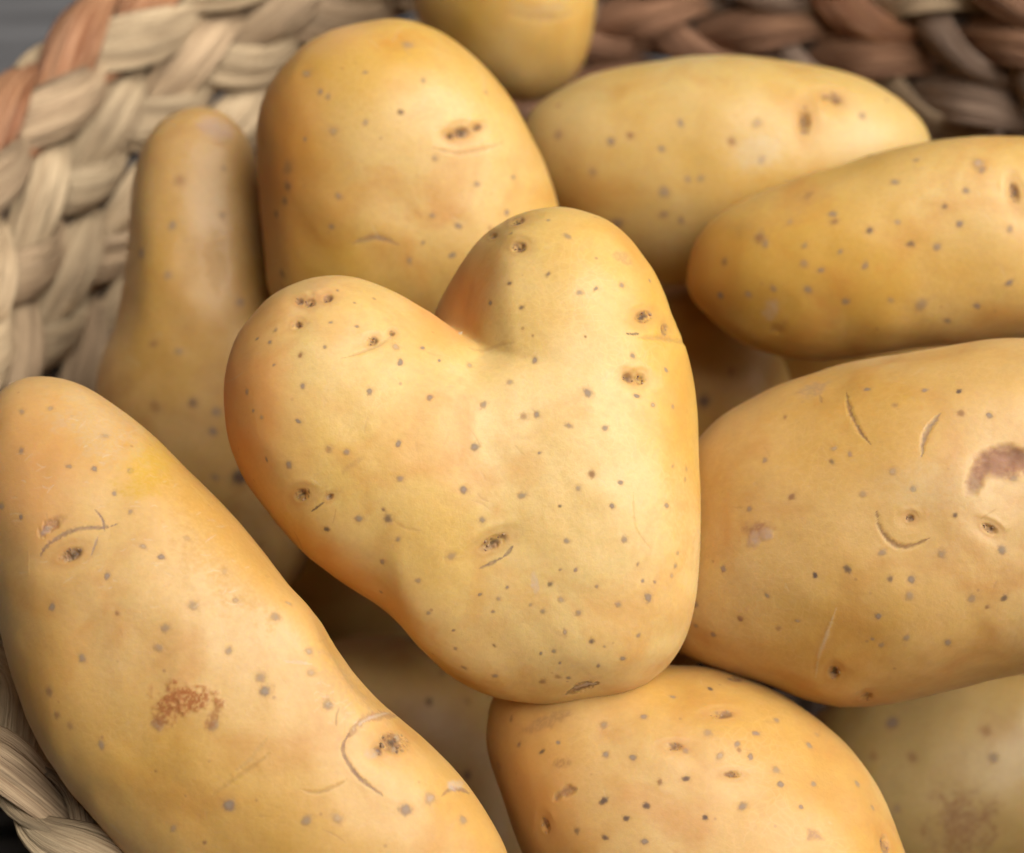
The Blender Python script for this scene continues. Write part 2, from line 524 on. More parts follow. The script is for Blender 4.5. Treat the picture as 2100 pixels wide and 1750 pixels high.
            pts, w, dep, colr, al = m[1:6]
            c = catmull(pts, 8, False)
            lo, hi = c.min(0) - w * 4, c.max(0) + w * 4
            k = np.nonzero(front & (u > lo[0]) & (u < hi[0]) & (v > lo[1]) & (v < hi[1]))[0]
            if not len(k): continue
            d, t = seg_dist(u[k], v[k], c)
            tw = np.sin(np.pi * np.clip(t, 0.02, 0.98)) ** 0.6
            ww = w * tw + 0.6
            d = np.maximum(d + w * (0.30 * n1[k] + 0.22 * n2[k] + 0.25 * n3[k]), 0)
            over(Cm, k, np.array(colr) * (0.8 if dep > 2 else 1.0), min(1.0, al * 1.15) * (1 - sstep(0.25, 0.95, d / ww)) * (0.85 + 0.3 * n1[k]))
            H[k] += -dep * 0.24 * tw * np.exp(-(d / ww * 1.2) ** 2) + dep * 0.02 * tw * np.exp(-((d / ww - 1.5) / 0.5) ** 2)
        elif m[0] == 'f':        # soft orange blush: skin tone plus warm shade painted into flanks and cleft
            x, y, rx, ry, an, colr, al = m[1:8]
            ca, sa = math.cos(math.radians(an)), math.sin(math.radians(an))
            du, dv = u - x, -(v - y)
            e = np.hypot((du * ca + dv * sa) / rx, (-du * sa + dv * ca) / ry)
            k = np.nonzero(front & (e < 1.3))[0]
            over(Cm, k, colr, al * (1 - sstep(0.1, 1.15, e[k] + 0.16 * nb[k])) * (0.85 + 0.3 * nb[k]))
        elif m[0] == 'p':
            x, y, rx, ry, an, colr, al, grain, sink = m[1:10]
            rr = max(rx, ry) * 1.8
            k = np.nonzero(front & (np.abs(u - x) < rr) & (np.abs(v - y) < rr))[0]
            if not len(k): continue
            ca, sa = math.cos(math.radians(an)), math.sin(math.radians(an))
            du, dv = u[k] - x, -(v[k] - y)
            e = np.hypot((du * ca + dv * sa) / rx, (-du * sa + dv * ca) / ry)
            f = 1 - sstep(0.45, 1.15, e + 0.42 * n3[k] * grain + 0.25 * n1[k] * grain)
            over(Cm, k, colr, al * f * (1 - grain * 0.55 * sstep(-0.2, 0.5, n2[k])))
            H[k] -= sink * f * (1 + 0.3 * n2[k] * grain)
    Q = P + Nn * H[:, None]
    Wd = body.world(Q)
    origin = body.C.copy()
    me = mesh_from(name, Wd - origin, T, mat)
    at = me.attributes.new('mark', 'FLOAT_COLOR', 'POINT')
    at.data.foreach_set('color', Cm.astype(np.float32).ravel())
    o = bpy.data.objects.new(name, me)
    col.objects.link(o)
    o.location = origin.tolist()
    tag(o, label, 'potato', 'potatoes heaped in the basket')
    for m in marks:
        if m[0] not in 'ec' or (m[0] == 'e' and m[3] * m[4] < 60): continue
        k = np.nonzero(front & (np.abs(u - m[1]) < 60) & (np.abs(v - m[2]) < 60))[0]
        if not len(k): continue
        rx, ry, an = (m[3], m[3], 0) if m[0] == 'c' else m[3:6]
        ca, sa = math.cos(math.radians(an)), math.sin(math.radians(an))
        Vs, Fs, off = [], [], 0
        for q in range(3 if m[0] == 'c' else 5):
            a, rad = rs.uniform(0, 6.28), math.sqrt(rs.uniform(0.12, 1.0))
            ex, ey = rx * rad * math.cos(a), ry * rad * math.sin(a)
            if m[0] == 'c': ex *= 0.4; ey *= 0.4
            tu_, tv_ = m[1] + ex * ca - ey * sa, m[2] - (ex * sa + ey * ca)
            d2 = (u[k] - tu_) ** 2 + (v[k] - tv_) ** 2
            j = k[np.argmin(d2)]
            if d2.min() > 30: continue
            br = rs.uniform(0.10, 0.26) * min(rx, ry) * (1.6 if m[0] == 'c' else 1.0)
            Bv, Bt = CRUMB
            sq = rs.uniform(0.6, 1.5, 3) * br
            rot = np.linalg.qr(rs.normal(size=(3, 3)))[0]
            if np.linalg.det(rot) < 0: rot[:, 0] *= -1
            w = (Bv * (1 + 0.25 * rs.uniform(-1, 1, len(Bv)))[:, None] * sq) @ rot.T
            Vs.append((Q[j] - Nn[j] * br * 0.25) + w)
            Fs.append(Bt + off); off += len(Bv)
        if not Vs: continue
        ew = body.world(np.concatenate(Vs)) - origin
        eye = bpy.data.objects.new('eye', mesh_from('eye', ew, np.concatenate(Fs), EYE_CRUST if m[0] == 'e' else EYE_PALE))
        col.objects.link(eye); eye.parent = o
    POTATOES.append((name, len(T)))
    return o

# ------------------------------------------------------------------ basket and table (large structure)
BC = np.array([0.022, 0.041])              # basket centre
TABLE_Z = -0.050

def strand_material(name, light, dark, seed, rough=0.62):
    m, nt, N, L, B = nodes_of(name)
    uv = N.new('ShaderNodeUVMap'); uv.uv_map = 'UVMap'
    oi = N.new('ShaderNodeObjectInfo')
    cm = N.new('ShaderNodeCombineXYZ'); L.new(oi.outputs['Random'], cm.inputs[2])
    sc = N.new('ShaderNodeVectorMath'); sc.operation = 'SCALE'; sc.inputs['Scale'].default_value = 37.0
    L.new(cm.outputs[0], sc.inputs[0])
    ad = N.new('ShaderNodeVectorMath'); L.new(uv.outputs[0], ad.inputs[0]); L.new(sc.outputs[0], ad.inputs[1])
    mp = N.new('ShaderNodeMapping'); mp.inputs['Scale'].default_value = (0.9, 26, 1)
    L.new(ad.outputs[0], mp.inputs['Vector'])
    fib = noise(N, L, mp.outputs[0], 1.6, 5, 0.62, 0.25)
    mp2 = N.new('ShaderNodeMapping'); mp2.inputs['Scale'].default_value = (1.5, 3.2, 1)
    L.new(ad.outputs[0], mp2.inputs['Vector'])
    blot = noise(N, L, mp2.outputs[0], 1.7, 3, 0.5)
    c = mixc(N, L, ramp(N, L, fib, [(0.34, (0, 0, 0)), (0.58, (1, 1, 1))]), dark, light)
    c = mixc(N, L, ramp(N, L, blot, [(0.46, (0, 0, 0)), (0.74, (0.6, 0.6, 0.6))]), c, tuple(x * 0.55 for x in dark))
    hs = N.new('ShaderNodeHueSaturation')
    mr = N.new('ShaderNodeMapRange'); mr.inputs['To Min'].default_value = 0.80; mr.inputs['To Max'].default_value = 1.15
    L.new(oi.outputs['Random'], mr.inputs['Value']); L.new(mr.outputs[0], hs.inputs['Value'])
    L.new(c, hs.inputs['Color']); L.new(hs.outputs[0], B.inputs['Base Color'])
    B.inputs['Roughness'].default_value = rough
    B.inputs['Specular IOR Level'].default_value = 0.3
    bp = N.new('ShaderNodeBump'); bp.inputs['Strength'].default_value = 0.9; bp.inputs['Distance'].default_value = 0.0009
    L.new(fib, bp.inputs['Height']); L.new(bp.outputs[0], B.inputs['Normal'])
    return m

STRAND = {
    'cream': strand_material('dried_leaf_cream', (0.66, 0.49, 0.29), (0.40, 0.26, 0.14), 1),
    'tan':   strand_material('dried_leaf_tan', (0.55, 0.385, 0.225), (0.30, 0.185, 0.10), 2),
    'mauve': strand_material('dried_leaf_mauve', (0.42, 0.285, 0.195), (0.23, 0.14, 0.09), 3),
    'red':   strand_material('dried_leaf_red_brown', (0.54, 0.28, 0.14), (0.24, 0.065, 0.02), 4, 0.42),
    'brown': strand_material('dried_leaf_brown', (0.43, 0.225, 0.12), (0.21, 0.09, 0.045), 5),
    'grey':  strand_material('dried_leaf_grey_green', (0.52, 0.42, 0.265), (0.30, 0.23, 0.14), 6),
}
core_mat, _nt, _N, _L, _B = nodes_of('basket_core')
_B.inputs['Base Color'].default_value = (0.075, 0.05, 0.035, 1); _B.inputs['Roughness'].default_value = 0.9
_tc = _N.new('ShaderNodeTexCoord')
_L.new(ramp(_N, _L, noise(_N, _L, _tc.outputs['Object'], 180, 4), [(0.3, (0.03, 0.018, 0.011)), (0.7, (0.085, 0.05, 0.03))]), _B.inputs['Base Color'])

PERIOD = 0.074
BW, BT = 0.0060, 0.0025                    # braid half-width of the strand paths, half-depth

def strand_mesh(side, var, rc):
    """half a period of one plait strand: comes up from under its neighbour, crosses, dives at the edge.
       local axes: x along the coil, y up the wall, z towards the inside of the basket"""
    r = np.random.RandomState(100 + var * 7 + (side > 0))
    nl, nr = 22, 34
    t = np.linspace(-0.46 * math.pi, 0.84 * math.pi, nl)
    x = (t - 0.20 * math.pi) / (2 * math.pi) * PERIOD
    y = side * BW * np.sin(t)
    z = BT * np.sin(2 * t) + 0.0008 * np.sin(t) ** 2
    z = z - x ** 2 / (2 * rc) * -1.0
    C = np.stack([x, y, z], 1)
    Tn = np.gradient(C, axis=0); Tn /= np.linalg.norm(Tn, axis=1)[:, None]
    Z = np.array([0, 0, 1.0])
    roll = -side * 0.55 * np.sin(t) * (t > 0)
    Wd = np.cross(Z, Tn); Wd /= np.linalg.norm(Wd, axis=1)[:, None]
    Nn = np.cross(Tn, Wd)
    Wd, Nn = Wd * np.cos(roll)[:, None] + Nn * np.sin(roll)[:, None], Nn * np.cos(roll)[:, None] - Wd * np.sin(roll)[:, None]
    f = np.linspace(0, 1, nl)
    prof = (np.clip(np.sin(math.pi * (0.015 + 0.97 * f)), 0, 1)) ** 0.95
    wid = (0.0050 + r.uniform(-0.0004, 0.0006)) * prof
    thk = (0.0017 + r.uniform(-0.0002, 0.0003)) * (0.25 + 0.75 * prof)
    ang = np.linspace(0, 2 * math.pi, nr, endpoint=False)
    ph = r.uniform(0, 6.28, 4); am = r.uniform(0.04, 0.12, 4)
    fold = sum(am[i] * np.sin((3 + 2 * i) * ang + ph[i]) for i in range(4))
    cr = [(r.uniform(0.3, 2.8), r.uniform(0.10, 0.24), r.uniform(0.05, 0.10), r.uniform(-0.5, 0.5)) for _ in range(4)] + [(r.uniform(3.5, 5.9), 0.15, 0.08, r.uniform(-0.4, 0.4)) for _ in range(2)]
    V, uvs = [], []
    for i in range(nl):
        a = ang + 0.25 * (f[i] - 0.5)
        rad = 1 + fold + 0.05 * np.sin(4 * ang + 9 * f[i] + ph[0])
        for c0, dep_, w_, dr in cr:
            rad = rad - dep_ * np.exp(-((ang - c0 - dr * (f[i] - 0.5)) / w_) ** 2)
        ex = np.sign(np.cos(a)) * np.abs(np.cos(a)) ** 0.9
        V.append(C[i] + (wid[i] * rad * ex)[:, None] * Wd[i] + (thk[i] * rad * np.sin(a))[:, None] * Nn[i])
    V = np.concatenate(V)
    idx = np.arange(nl * nr).reshape(nl, nr)
    nx = np.roll(idx, -1, axis=1)
    Q = np.stack([idx[:-1].ravel(), nx[:-1].ravel(), nx[1:].ravel(), idx[1:].ravel()], 1)
    V = np.concatenate([V, C[:1], C[-1:]])
    caps = [[idx[0, (j + 1) % nr], idx[0, j], nl * nr, nl * nr] for j in range(nr)] + [[idx[-1, j], idx[-1, (j + 1) % nr], nl * nr + 1, nl * nr + 1] for j in range(nr)]
    me = bpy.data.meshes.new('strand')
    me.from_pydata(V.tolist(), [], Q.tolist() + [c[:3] for c in caps])
    for p in me.polygons: p.use_smooth = True
    ul = me.uv_layers.new(name='UVMap')
    for p in me.polygons:
        for li, vi in zip(p.loop_indices, p.vertices):
            k = vi if vi < nl * nr else 0
            s = (k % nr) / nr
            ul.data[li].uv = ((k // nr) / nl * 1.6 + var, min(s, 1 - s) * 2)
    return me

basket = bpy.data.objects.new('woven_basket', None)
col.objects.link(basket)
basket.location = (BC[0], BC[1], TABLE_Z)
tag(basket, 'round plaited basket of dried leaf strands holding the potatoes', 'basket')

def child(name, me, parent, M=None):
    o = bpy.data.objects.new(name, me)
    col.objects.link(o)
    o.parent = parent
    if M is not None: o.matrix_local = M
    return o

# wall profile: (radius of braid centre, height, tilt of the braid face from vertical, radial scale)
COILS = [(0.1325, 0.0555, 50), (0.1255, 0.0405, 24), (0.1207, 0.0240, 14), (0.1165, 0.0070, 14), (0.1118, -0.0100, 16), (0.1060, -0.0265, 22), (0.0970, -0.0410, 50)]
VARS = 6
STR = {}
for sd in (-1, 1):
    for vr in range(VARS):
        for mk in STRAND:
            pass
        STR[sd, vr] = strand_mesh(sd, vr, 0.125)
STRM = {}
def strand_data(sd, vr, mk):
    if (sd, vr, mk) not in STRM:
        me = STR[sd, vr].copy(); me.name = 'strand'
        me.materials.append(STRAND[mk]); STRM[sd, vr, mk] = me
    return STRM[sd, vr, mk]

rb = random.Random(11)
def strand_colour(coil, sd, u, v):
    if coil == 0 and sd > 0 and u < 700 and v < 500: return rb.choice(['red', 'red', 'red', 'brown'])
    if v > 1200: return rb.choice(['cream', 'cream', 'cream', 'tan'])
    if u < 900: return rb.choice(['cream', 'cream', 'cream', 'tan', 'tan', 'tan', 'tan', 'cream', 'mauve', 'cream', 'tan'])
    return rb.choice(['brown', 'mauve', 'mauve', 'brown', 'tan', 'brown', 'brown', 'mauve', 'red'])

n_obj = 0
for k, (rho, zc, tilt) in enumerate(COILS):
    tl = math.radians(tilt)
    # core of the coil: a flattened dark ring added between the strands to block light
    nA, nR = 96, 10
    V, Q = [], []
    for i in range(nA):
        a = 2 * math.pi * i / nA
        for j in range(nR):
            b = 2 * math.pi * j / nR
            y, z = (0.0048 if k == 0 else 0.0078) * math.cos(b), 0.0010 * math.sin(b) - 0.0010
            rad = rho + y * math.sin(tl) - z * math.cos(tl)
            V.append((rad * math.cos(a), rad * math.sin(a), zc - TABLE_Z + y * math.cos(tl) + z * math.sin(tl)))
            Q.append((i * nR + j, ((i + 1) % nA) * nR + j, ((i + 1) % nA) * nR + (j + 1) % nR, i * nR + (j + 1) % nR))
    me = bpy.data.meshes.new('braid_coil'); me.from_pydata(V, [], Q); me.materials.append(core_mat)
    coil = child('braid_coil', me, basket)
    n = round(2 * math.pi * rho / PERIOD)
    stretch = 2 * math.pi * rho / (n * PERIOD)
    restV = {m: [] for m in STRAND}
    shift = rb.uniform(0, 1)
    for s in range(3):
        for i in range(2 * n):
            sd = 1 if i % 2 == 0 else -1
            ph = (i * 0.5 + s / 3.0 + shift) / n * 2 * math.pi
            ct, st = math.cos(ph), math.sin(ph)
            # x = along the coil, y = up the wall (leaning outwards), z = inwards
            tx = Vector((-st, ct, 0))
            outw = Vector((ct, st, 0))
            yy = outw * math.sin(tl) + Vector((0, 0, 1)) * math.cos(tl)
            zz = tx.cross(yy)
            if zz.dot(outw) > 0:
                tx = -tx; zz = tx.cross(yy)
            loc = outw * rho + Vector((0, 0, zc - TABLE_Z))
            j = rb.uniform(0.92, 1.10)
            M = Matrix((( tx.x * stretch, yy.x * j, zz.x, loc.x), (tx.y * stretch, yy.y * j, zz.y, loc.y), (tx.z * stretch, yy.z * j, zz.z, loc.z), (0, 0, 0, 1)))
            M = M @ Matrix.Rotation(math.radians(rb.uniform(-5, 5)), 4, 'Z') @ Matrix.Translation((0, rb.uniform(-0.0004, 0.0004), rb.uniform(-0.0003, 0.0005)))
            wp = np.array(loc) + np.array([BC[0], BC[1], TABLE_Z])
            u, v, d = project(wp[None])
            u, v = u[0], v[0]
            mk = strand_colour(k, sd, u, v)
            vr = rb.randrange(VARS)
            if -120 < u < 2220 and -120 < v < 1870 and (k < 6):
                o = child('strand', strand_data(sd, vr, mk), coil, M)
                n_obj += 1
            else:
                restV[mk].append((sd, vr, M))
    # strands out of the picture: one joined mesh per coil
    allV, allQ, mats, mi, off = [], [], [], [], 0
    uvs = []
    for q, (mk, lst) in enumerate(restV.items()):
        mats.append(STRAND[mk])
        for sd, vr, M in lst:
            b = STR[sd, vr]
            co = np.empty(len(b.vertices) * 3, np.float32); b.vertices.foreach_get('co', co)
            co = co.reshape(-1, 3)
            Mn = np.array(M)
            allV.append(co @ Mn[:3, :3].T + Mn[:3, 3])
            uvb = np.empty(len(b.loops) * 2, np.float32); b.uv_layers[0].data.foreach_get('uv', uvb); uvs.append(uvb)
            allQ += [[vv + off for vv in p.vertices] for p in b.polygons]
            mi += [q] * len(b.polygons)
            off += len(co)
    if allV:
        me = bpy.data.meshes.new('strand_mass')
        me.from_pydata(np.concatenate(allV).tolist(), [], allQ)
        for mm in mats: me.materials.append(mm)
        me.polygons.foreach_set('material_index', mi)
        me.polygons.foreach_set('use_smooth', [True] * len(mi))
        ul = me.uv_layers.new(name='UVMap'); ul.data.foreach_set('uv', np.concatenate(uvs))
        tag(child('strand_mass', me, coil), kind='stuff')
print('strand objects', n_obj)

# base of the basket: low disc with coiled ridges
nA, prof = 72, [(0.0, 0.004)]
for i in range(12):
    r0 = 0.008 * i
    for f, h in ((0.15, 0.0045), (0.5, 0.0075), (0.85, 0.0045)):
        prof.append((r0 + 0.008 * f, h))
prof += [(0.097, 0.004), (0.097, 0.001), (0.0, 0.001)]
V, Q = [], []
for i in range(nA):
    a = 2 * math.pi * i / nA
    for (r_, h_) in prof: V.append((r_ * math.cos(a), r_ * math.sin(a), h_))
m_ = len(prof)
for i in range(nA):
    for j in range(m_ - 1):
        Q.append((i * m_ + j, ((i + 1) % nA) * m_ + j, ((i + 1) % nA) * m_ + j + 1, i * m_ + j + 1))
me = bpy.data.meshes.new('base'); me.from_pydata(V, [], Q); me.materials.append(core_mat); me.validate()
child('base', me, basket)

# table: grey weathered boards
wood, nt, N, L, B = nodes_of('weathered_grey_wood')
tc = N.new('ShaderNodeTexCoord'); oi = N.new('ShaderNodeObjectInfo')
mp = N.new('ShaderNodeMapping'); mp.inputs['Scale'].default_value = (1, 14, 14)
L.new(tc.outputs['Object'], mp.inputs['Vector'])
adv = N.new('ShaderNodeVectorMath'); L.new(mp.outputs[0], adv.inputs[0]); L.new(oi.outputs['Random'], adv.inputs[1])
g1 = noise(N, L, adv.outputs[0], 9, 6, 0.6, 0.4)
L.new(ramp(N, L, g1, [(0.25, (0.035, 0.032, 0.031)), (0.55, (0.095, 0.09, 0.088)), (0.8, (0.15, 0.143, 0.14))]), B.inputs['Base Color'])
B.inputs['Roughness'].default_value = 0.7
bp = N.new('ShaderNodeBump'); bp.inputs['Distance'].default_value = 0.001; bp.inputs['Strength'].default_value = 0.6
L.new(g1, bp.inputs['Height']); L.new(bp.outputs[0], B.inputs['Normal'])

def box_mesh(name, sx, sy, sz, bev, mat):
    import bmesh
    bm = bmesh.new()
    bmesh.ops.create_cube(bm, size=1)
    for v in bm.verts: v.co = (v.co.x * sx, v.co.y * sy, v.co.z * sz)
    if bev: bmesh.ops.bevel(bm, geom=bm.edges[:], offset=bev, segments=2, affect='EDGES', profile=0.5)
    me = bpy.data.meshes.new(name); bm.to_mesh(me); bm.free(); me.materials.append(mat)
    return me

table = bpy.data.objects.new('table_top', box_mesh('table_top', 2.4, 2.2, 0.02, 0, core_mat))
col.objects.link(table); table.location = (0, 0.2, TABLE_Z - 0.032)
tag(table, kind='structure')
plank_me = box_mesh('plank', 2.4, 0.097, 0.02, 0.0015, wood)
for i in range(22):
    o = child('plank', plank_me, table, Matrix.Translation((0, -1.05 + i * 0.1, 0.0215)))

# ------------------------------------------------------------------ potatoes
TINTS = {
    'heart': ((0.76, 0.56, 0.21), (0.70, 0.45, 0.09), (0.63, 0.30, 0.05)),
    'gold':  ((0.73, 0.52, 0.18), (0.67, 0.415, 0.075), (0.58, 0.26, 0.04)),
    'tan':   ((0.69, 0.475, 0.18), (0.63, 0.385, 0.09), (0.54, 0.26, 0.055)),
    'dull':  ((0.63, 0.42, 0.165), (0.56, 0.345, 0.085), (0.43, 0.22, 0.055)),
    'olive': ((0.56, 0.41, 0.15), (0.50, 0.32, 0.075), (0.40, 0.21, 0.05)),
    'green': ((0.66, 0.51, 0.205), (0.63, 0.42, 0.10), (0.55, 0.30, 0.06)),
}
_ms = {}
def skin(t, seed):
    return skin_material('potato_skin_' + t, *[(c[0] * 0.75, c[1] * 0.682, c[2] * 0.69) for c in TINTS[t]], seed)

def S(*rows):
    return [('s',) + tuple(r) for r in rows]

# --- the heart
heart_A = [(469, 800), (474, 890), (500, 970), (548, 1050), (610, 1120), (690, 1183), (775, 1236), (815, 1275), (850, 1325), (905, 1376), (985, 1420), (1075, 1442), (1150, 1436), (1205, 1408),
           (1255, 1388), (1296, 1345), (1350, 1240), (1340, 1110), (1290, 970), (1195, 850), (1070, 748), (950, 685), (880, 640), (800, 594), (740, 572), (680, 566), (610, 582), (550, 615), (505, 668), (480, 730)]
heart_B = [(886, 630), (915, 570), (960, 508), (1020, 458), (1085, 430), (1150, 425), (1215, 440), (1270, 473), (1325, 530), (1362, 600), (1385, 672), (1405, 730), (1422, 820), (1432, 930), (1430, 1040),
           (1417, 1150), (1394, 1255), (1362, 1325), (1320, 1365), (1270, 1385), (1210, 1385), (1150, 1365), (1070, 1310), (1000, 1230), (950, 1130), (920, 1030), (900, 920), (890, 820), (884, 740), (883, 680)]
heart_marks = S(
    (611,865,7),(817,911,7),(973,917,8),(1166,874,7),(1241,879,6),(1105,930,4),(1214,974,7,'b'),(1186,1002,6),(1072,1016,8),(1273,990,5),(1148,1038,4,'d'),(1255,1038,6),(821,980,8),(951,1005,8),
    (594,953,7),(736,1065,8),(797,1064,9,'d'),(787,1045,4,'d'),(671,1084,6,'d'),(817,1107,6),(990,1067,7),(926,1143,9),(1163,1111,7),(1282,1108,7),(1389,1134,5),(1310,1158,4),(1181,1170,5),(1149,1170,4),
    (781,1155,6),(856,1192,6),(1128,1200,5,'d'),(1225,1205,4),(984,1221,5),(1023,1229,5),(1040,1206,4),(1329,1227,10),(1268,1241,6),(1187,1258,7),(1113,1256,5),(1088,1242,4),(1011,1256,4),(878,1259,5),(780,1217,4),
    (930,1296,4),(1212,1314,6,'d'),(1309,1302,6),(1159,1295,6,'p'),(1013,1327,5,'d'),(1136,1333,5),(933,1334,5),(1238,1323,3),(1276,1348,6),(1226,1361,5),(1148,1357,4),(1109,1340,4),(1015,1389,7),(1144,1386,6,'b'),
    (1166,1388,5),(1113,1398,9,'b'),(951,1374,6),(1381,956,5),(1411,962,6),(1408,984,5),(1369,1037,7),(1384,1161,5),(1377,1181,5,'p'),(1343,1194,4),(1319,1193,4),(1150,1231,7,'p'),(711,927,7),(676,921,8,'b'),
    (507,804,6),(621,791,6),(757,802,7),(881,815,6),(992,831,9),(821,743,7),(812,711,7,'p'),(867,714,5),(963,751,6,'p'),(677,661,4),(768,611,4),(692,595,4),(526,694,5),(552,700,5),(564,677,5),(666,711,4),
    (616,729,6,'b'),(560,747,4),(519,842,4),(535,856,5),(727,620,3),(732,669,4),(1124,565,6,'d'),(1047,582,5,'d'),(1009,622,6),(1071,633,6,'d'),(1164,487,8),(1189,602,6),(1221,593,5),(1274,586,6),(1097,741,8),
    (1046,785,6),(1204,805,10),(1075,854,8,'b'),(1100,850,6),(1298,730,6),(1307,811,7),(1381,834,5),(1367,760,6),(1048,479,4),(1124,454,4),(1330,577,4),(1340,831,5,'p'),(546,944,5),(900,740,4),(1093,690,3,'b'),(1200,690,3,'b'))
heart_marks += [
    ('e', 634, 620, 13, 9, 5), ('e', 613, 616, 9, 7, 0, 0.3), ('e', 672, 611, 12, 8, 15, 0.3), ('e', 608, 665, 11, 8, 10, 0.6), ('e', 764, 698, 12, 9, 10, 0.6), ('e', 805, 682, 6, 6, 0, 0.6),
    ('e', 1063, 506, 15, 11, 0), ('e', 1060, 453, 16, 8, 15), ('e', 1008, 481, 9, 6, 20, 0.2), ('e', 1322, 649, 17, 12, 10), ('e', 1364, 676, 7, 13, 0, 0.2), ('e', 1290, 774, 13, 10, -30, 0.8), ('e', 1315, 776, 12, 11, 0, 0.5),
    ('e', 618, 1016, 15, 12, 15), ('e', 676, 1020, 9, 6, 35, 0.8), ('e', 1012, 1115, 30, 13, 28), ('c', 944, 681, 8),
    ('g', [(640, 1048), (652, 1040), (665, 1030)], 3.5, 1.5, (0.20, 0.11, 0.06), 0.85), ('g', [(984, 1168), (1005, 1158), (1030, 1146)], 5, 2, (0.27, 0.17, 0.11), 0.8), ('g', [(1030, 1146), (1042, 1135), (1053, 1121)], 4, 2, (0.27, 0.17, 0.11), 0.8),
    ('g', [(1282, 684), (1296, 685), (1311, 684)], 4, 2, (0.16, 0.10, 0.06), 0.85),
    ('g', [(700, 735), (740, 722), (780, 705), (802, 688)], 4, 3, (0.60, 0.36, 0.13), 0.4),
    ('g', [(1425, 712), (1400, 705), (1375, 697), (1345, 693), (1310, 692)], 7, 12, (0.52, 0.28, 0.09), 0.35),
    ('g', [(962, 716), (990, 719), (1025, 708), (1060, 702)], 6, 4, (0.55, 0.30, 0.10), 0.25),
    ('g', [(1160, 1424), (1190, 1409), (1228, 1399)], 11, 12, (0.30, 0.17, 0.08), 0.85), ('g', [(1178, 1412), (1200, 1404), (1222, 1400)], 4, -3, (0.62, 0.47, 0.33), 0.9),
    ('p', 1097, 1200, 9, 22, 10, (0.72, 0.55, 0.40), 0.7, 0.8, 0), ('p', 1275, 528, 24, 12, -30, (0.52, 0.30, 0.12), 0.55, 1.0, 0), ('p', 1150, 1300, 30, 6, -35, (0.5, 0.28, 0.1), 0.3, 1, 0),
    ('g', [(800, 1060), (830, 1082), (865, 1088)], 4, 1.5, (0.55, 0.32, 0.10), 0.4), ('g', [(1300, 1010), (1305, 1080), (1335, 1125)], 4, 1, (0.60, 0.34, 0.10), 0.3),
    ('p', 720, 955, 30, 8, 35, (0.52, 0.30, 0.10), 0.4, 1, 0), ('f', 930, 600, 120, 150, -25, (0.88, 0.32, 0.06), 0.85), ('f', 475, 830, 165, 300, 5, (0.92, 0.36, 0.09), 0.80), ('f', 720, 1210, 230, 80, -38, (0.86, 0.38, 0.07), 0.7), ('f', 640, 600, 120, 60, 20, (0.84, 0.48, 0.24), 0.4),  # blush on the left flank and in the cleft paints their warm shade
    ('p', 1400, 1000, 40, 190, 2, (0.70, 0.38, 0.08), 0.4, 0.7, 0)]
body = HeartPotato(heart_A, heart_B, (800, 960), (1180, 940), 236, 228, 22, -12, (0.0, 0.05, 0.0), (0.06, -0.03, 105.0), (1015, 975), D0)
grow(body, 'heart_shaped_potato', 'heart-shaped potato with two rounded lobes, on top of the heap in the centre', skin('heart', 1), heart_marks, 21, n=110, random_spots=50, fine=1.0)

# --- tall one behind the heart
marks = S((628,152,12,'p'),(748,149,5),(836,88,13),(869,167,6),(821,232,6,'d'),(751,253,6),(685,270,10,'p'),(656,189,6),(673,199,6),(892,327,7),(694,402,7),(887,444,6),(941,464,7),(979,378,6),(1053,363,6),(1041,436,6),
          (929,524,8),(839,537,8),(678,466,6),(579,561,9,'d'),(583,411,8,'b'),(590,381,9,'b'),(588,345,14,'b'),(564,440,8,'b'),(625,286,5),(993,194,6,'p'),(868,500,5),(1005,470,5,'b'))
marks += [('e', 946, 273, 17, 12, 5), ('e', 922, 280, 9, 7, 0), ('e', 978, 263, 10, 7, 20, 0.6), ('g', [(890, 304), (940, 314), (1004, 303), (1042, 286)], 6, 5, (0.58, 0.32, 0.11), 0.5),
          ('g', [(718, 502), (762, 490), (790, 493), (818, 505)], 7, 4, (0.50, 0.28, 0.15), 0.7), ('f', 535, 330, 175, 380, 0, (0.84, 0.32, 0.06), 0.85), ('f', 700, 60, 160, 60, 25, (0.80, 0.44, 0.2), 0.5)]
grow(Potato([(527, 330), (530, 240), (560, 165), (620, 100), (700, 57), (790, 42), (880, 58), (960, 105), (1030, 180), (1080, 260), (1120, 350), (1146, 430), (1155, 540), (1130, 660), (1060, 760), (940, 830), (800, 840), (680, 790), (600, 700), (555, 590), (535, 470)],
            (830, 430), 0.411, 255, 0.0, 0.10), 'potato', 'tall blunt potato standing upright right behind the heart-shaped one', skin('gold', 2), marks, 22, n=70, random_spots=26, fine=1.3)

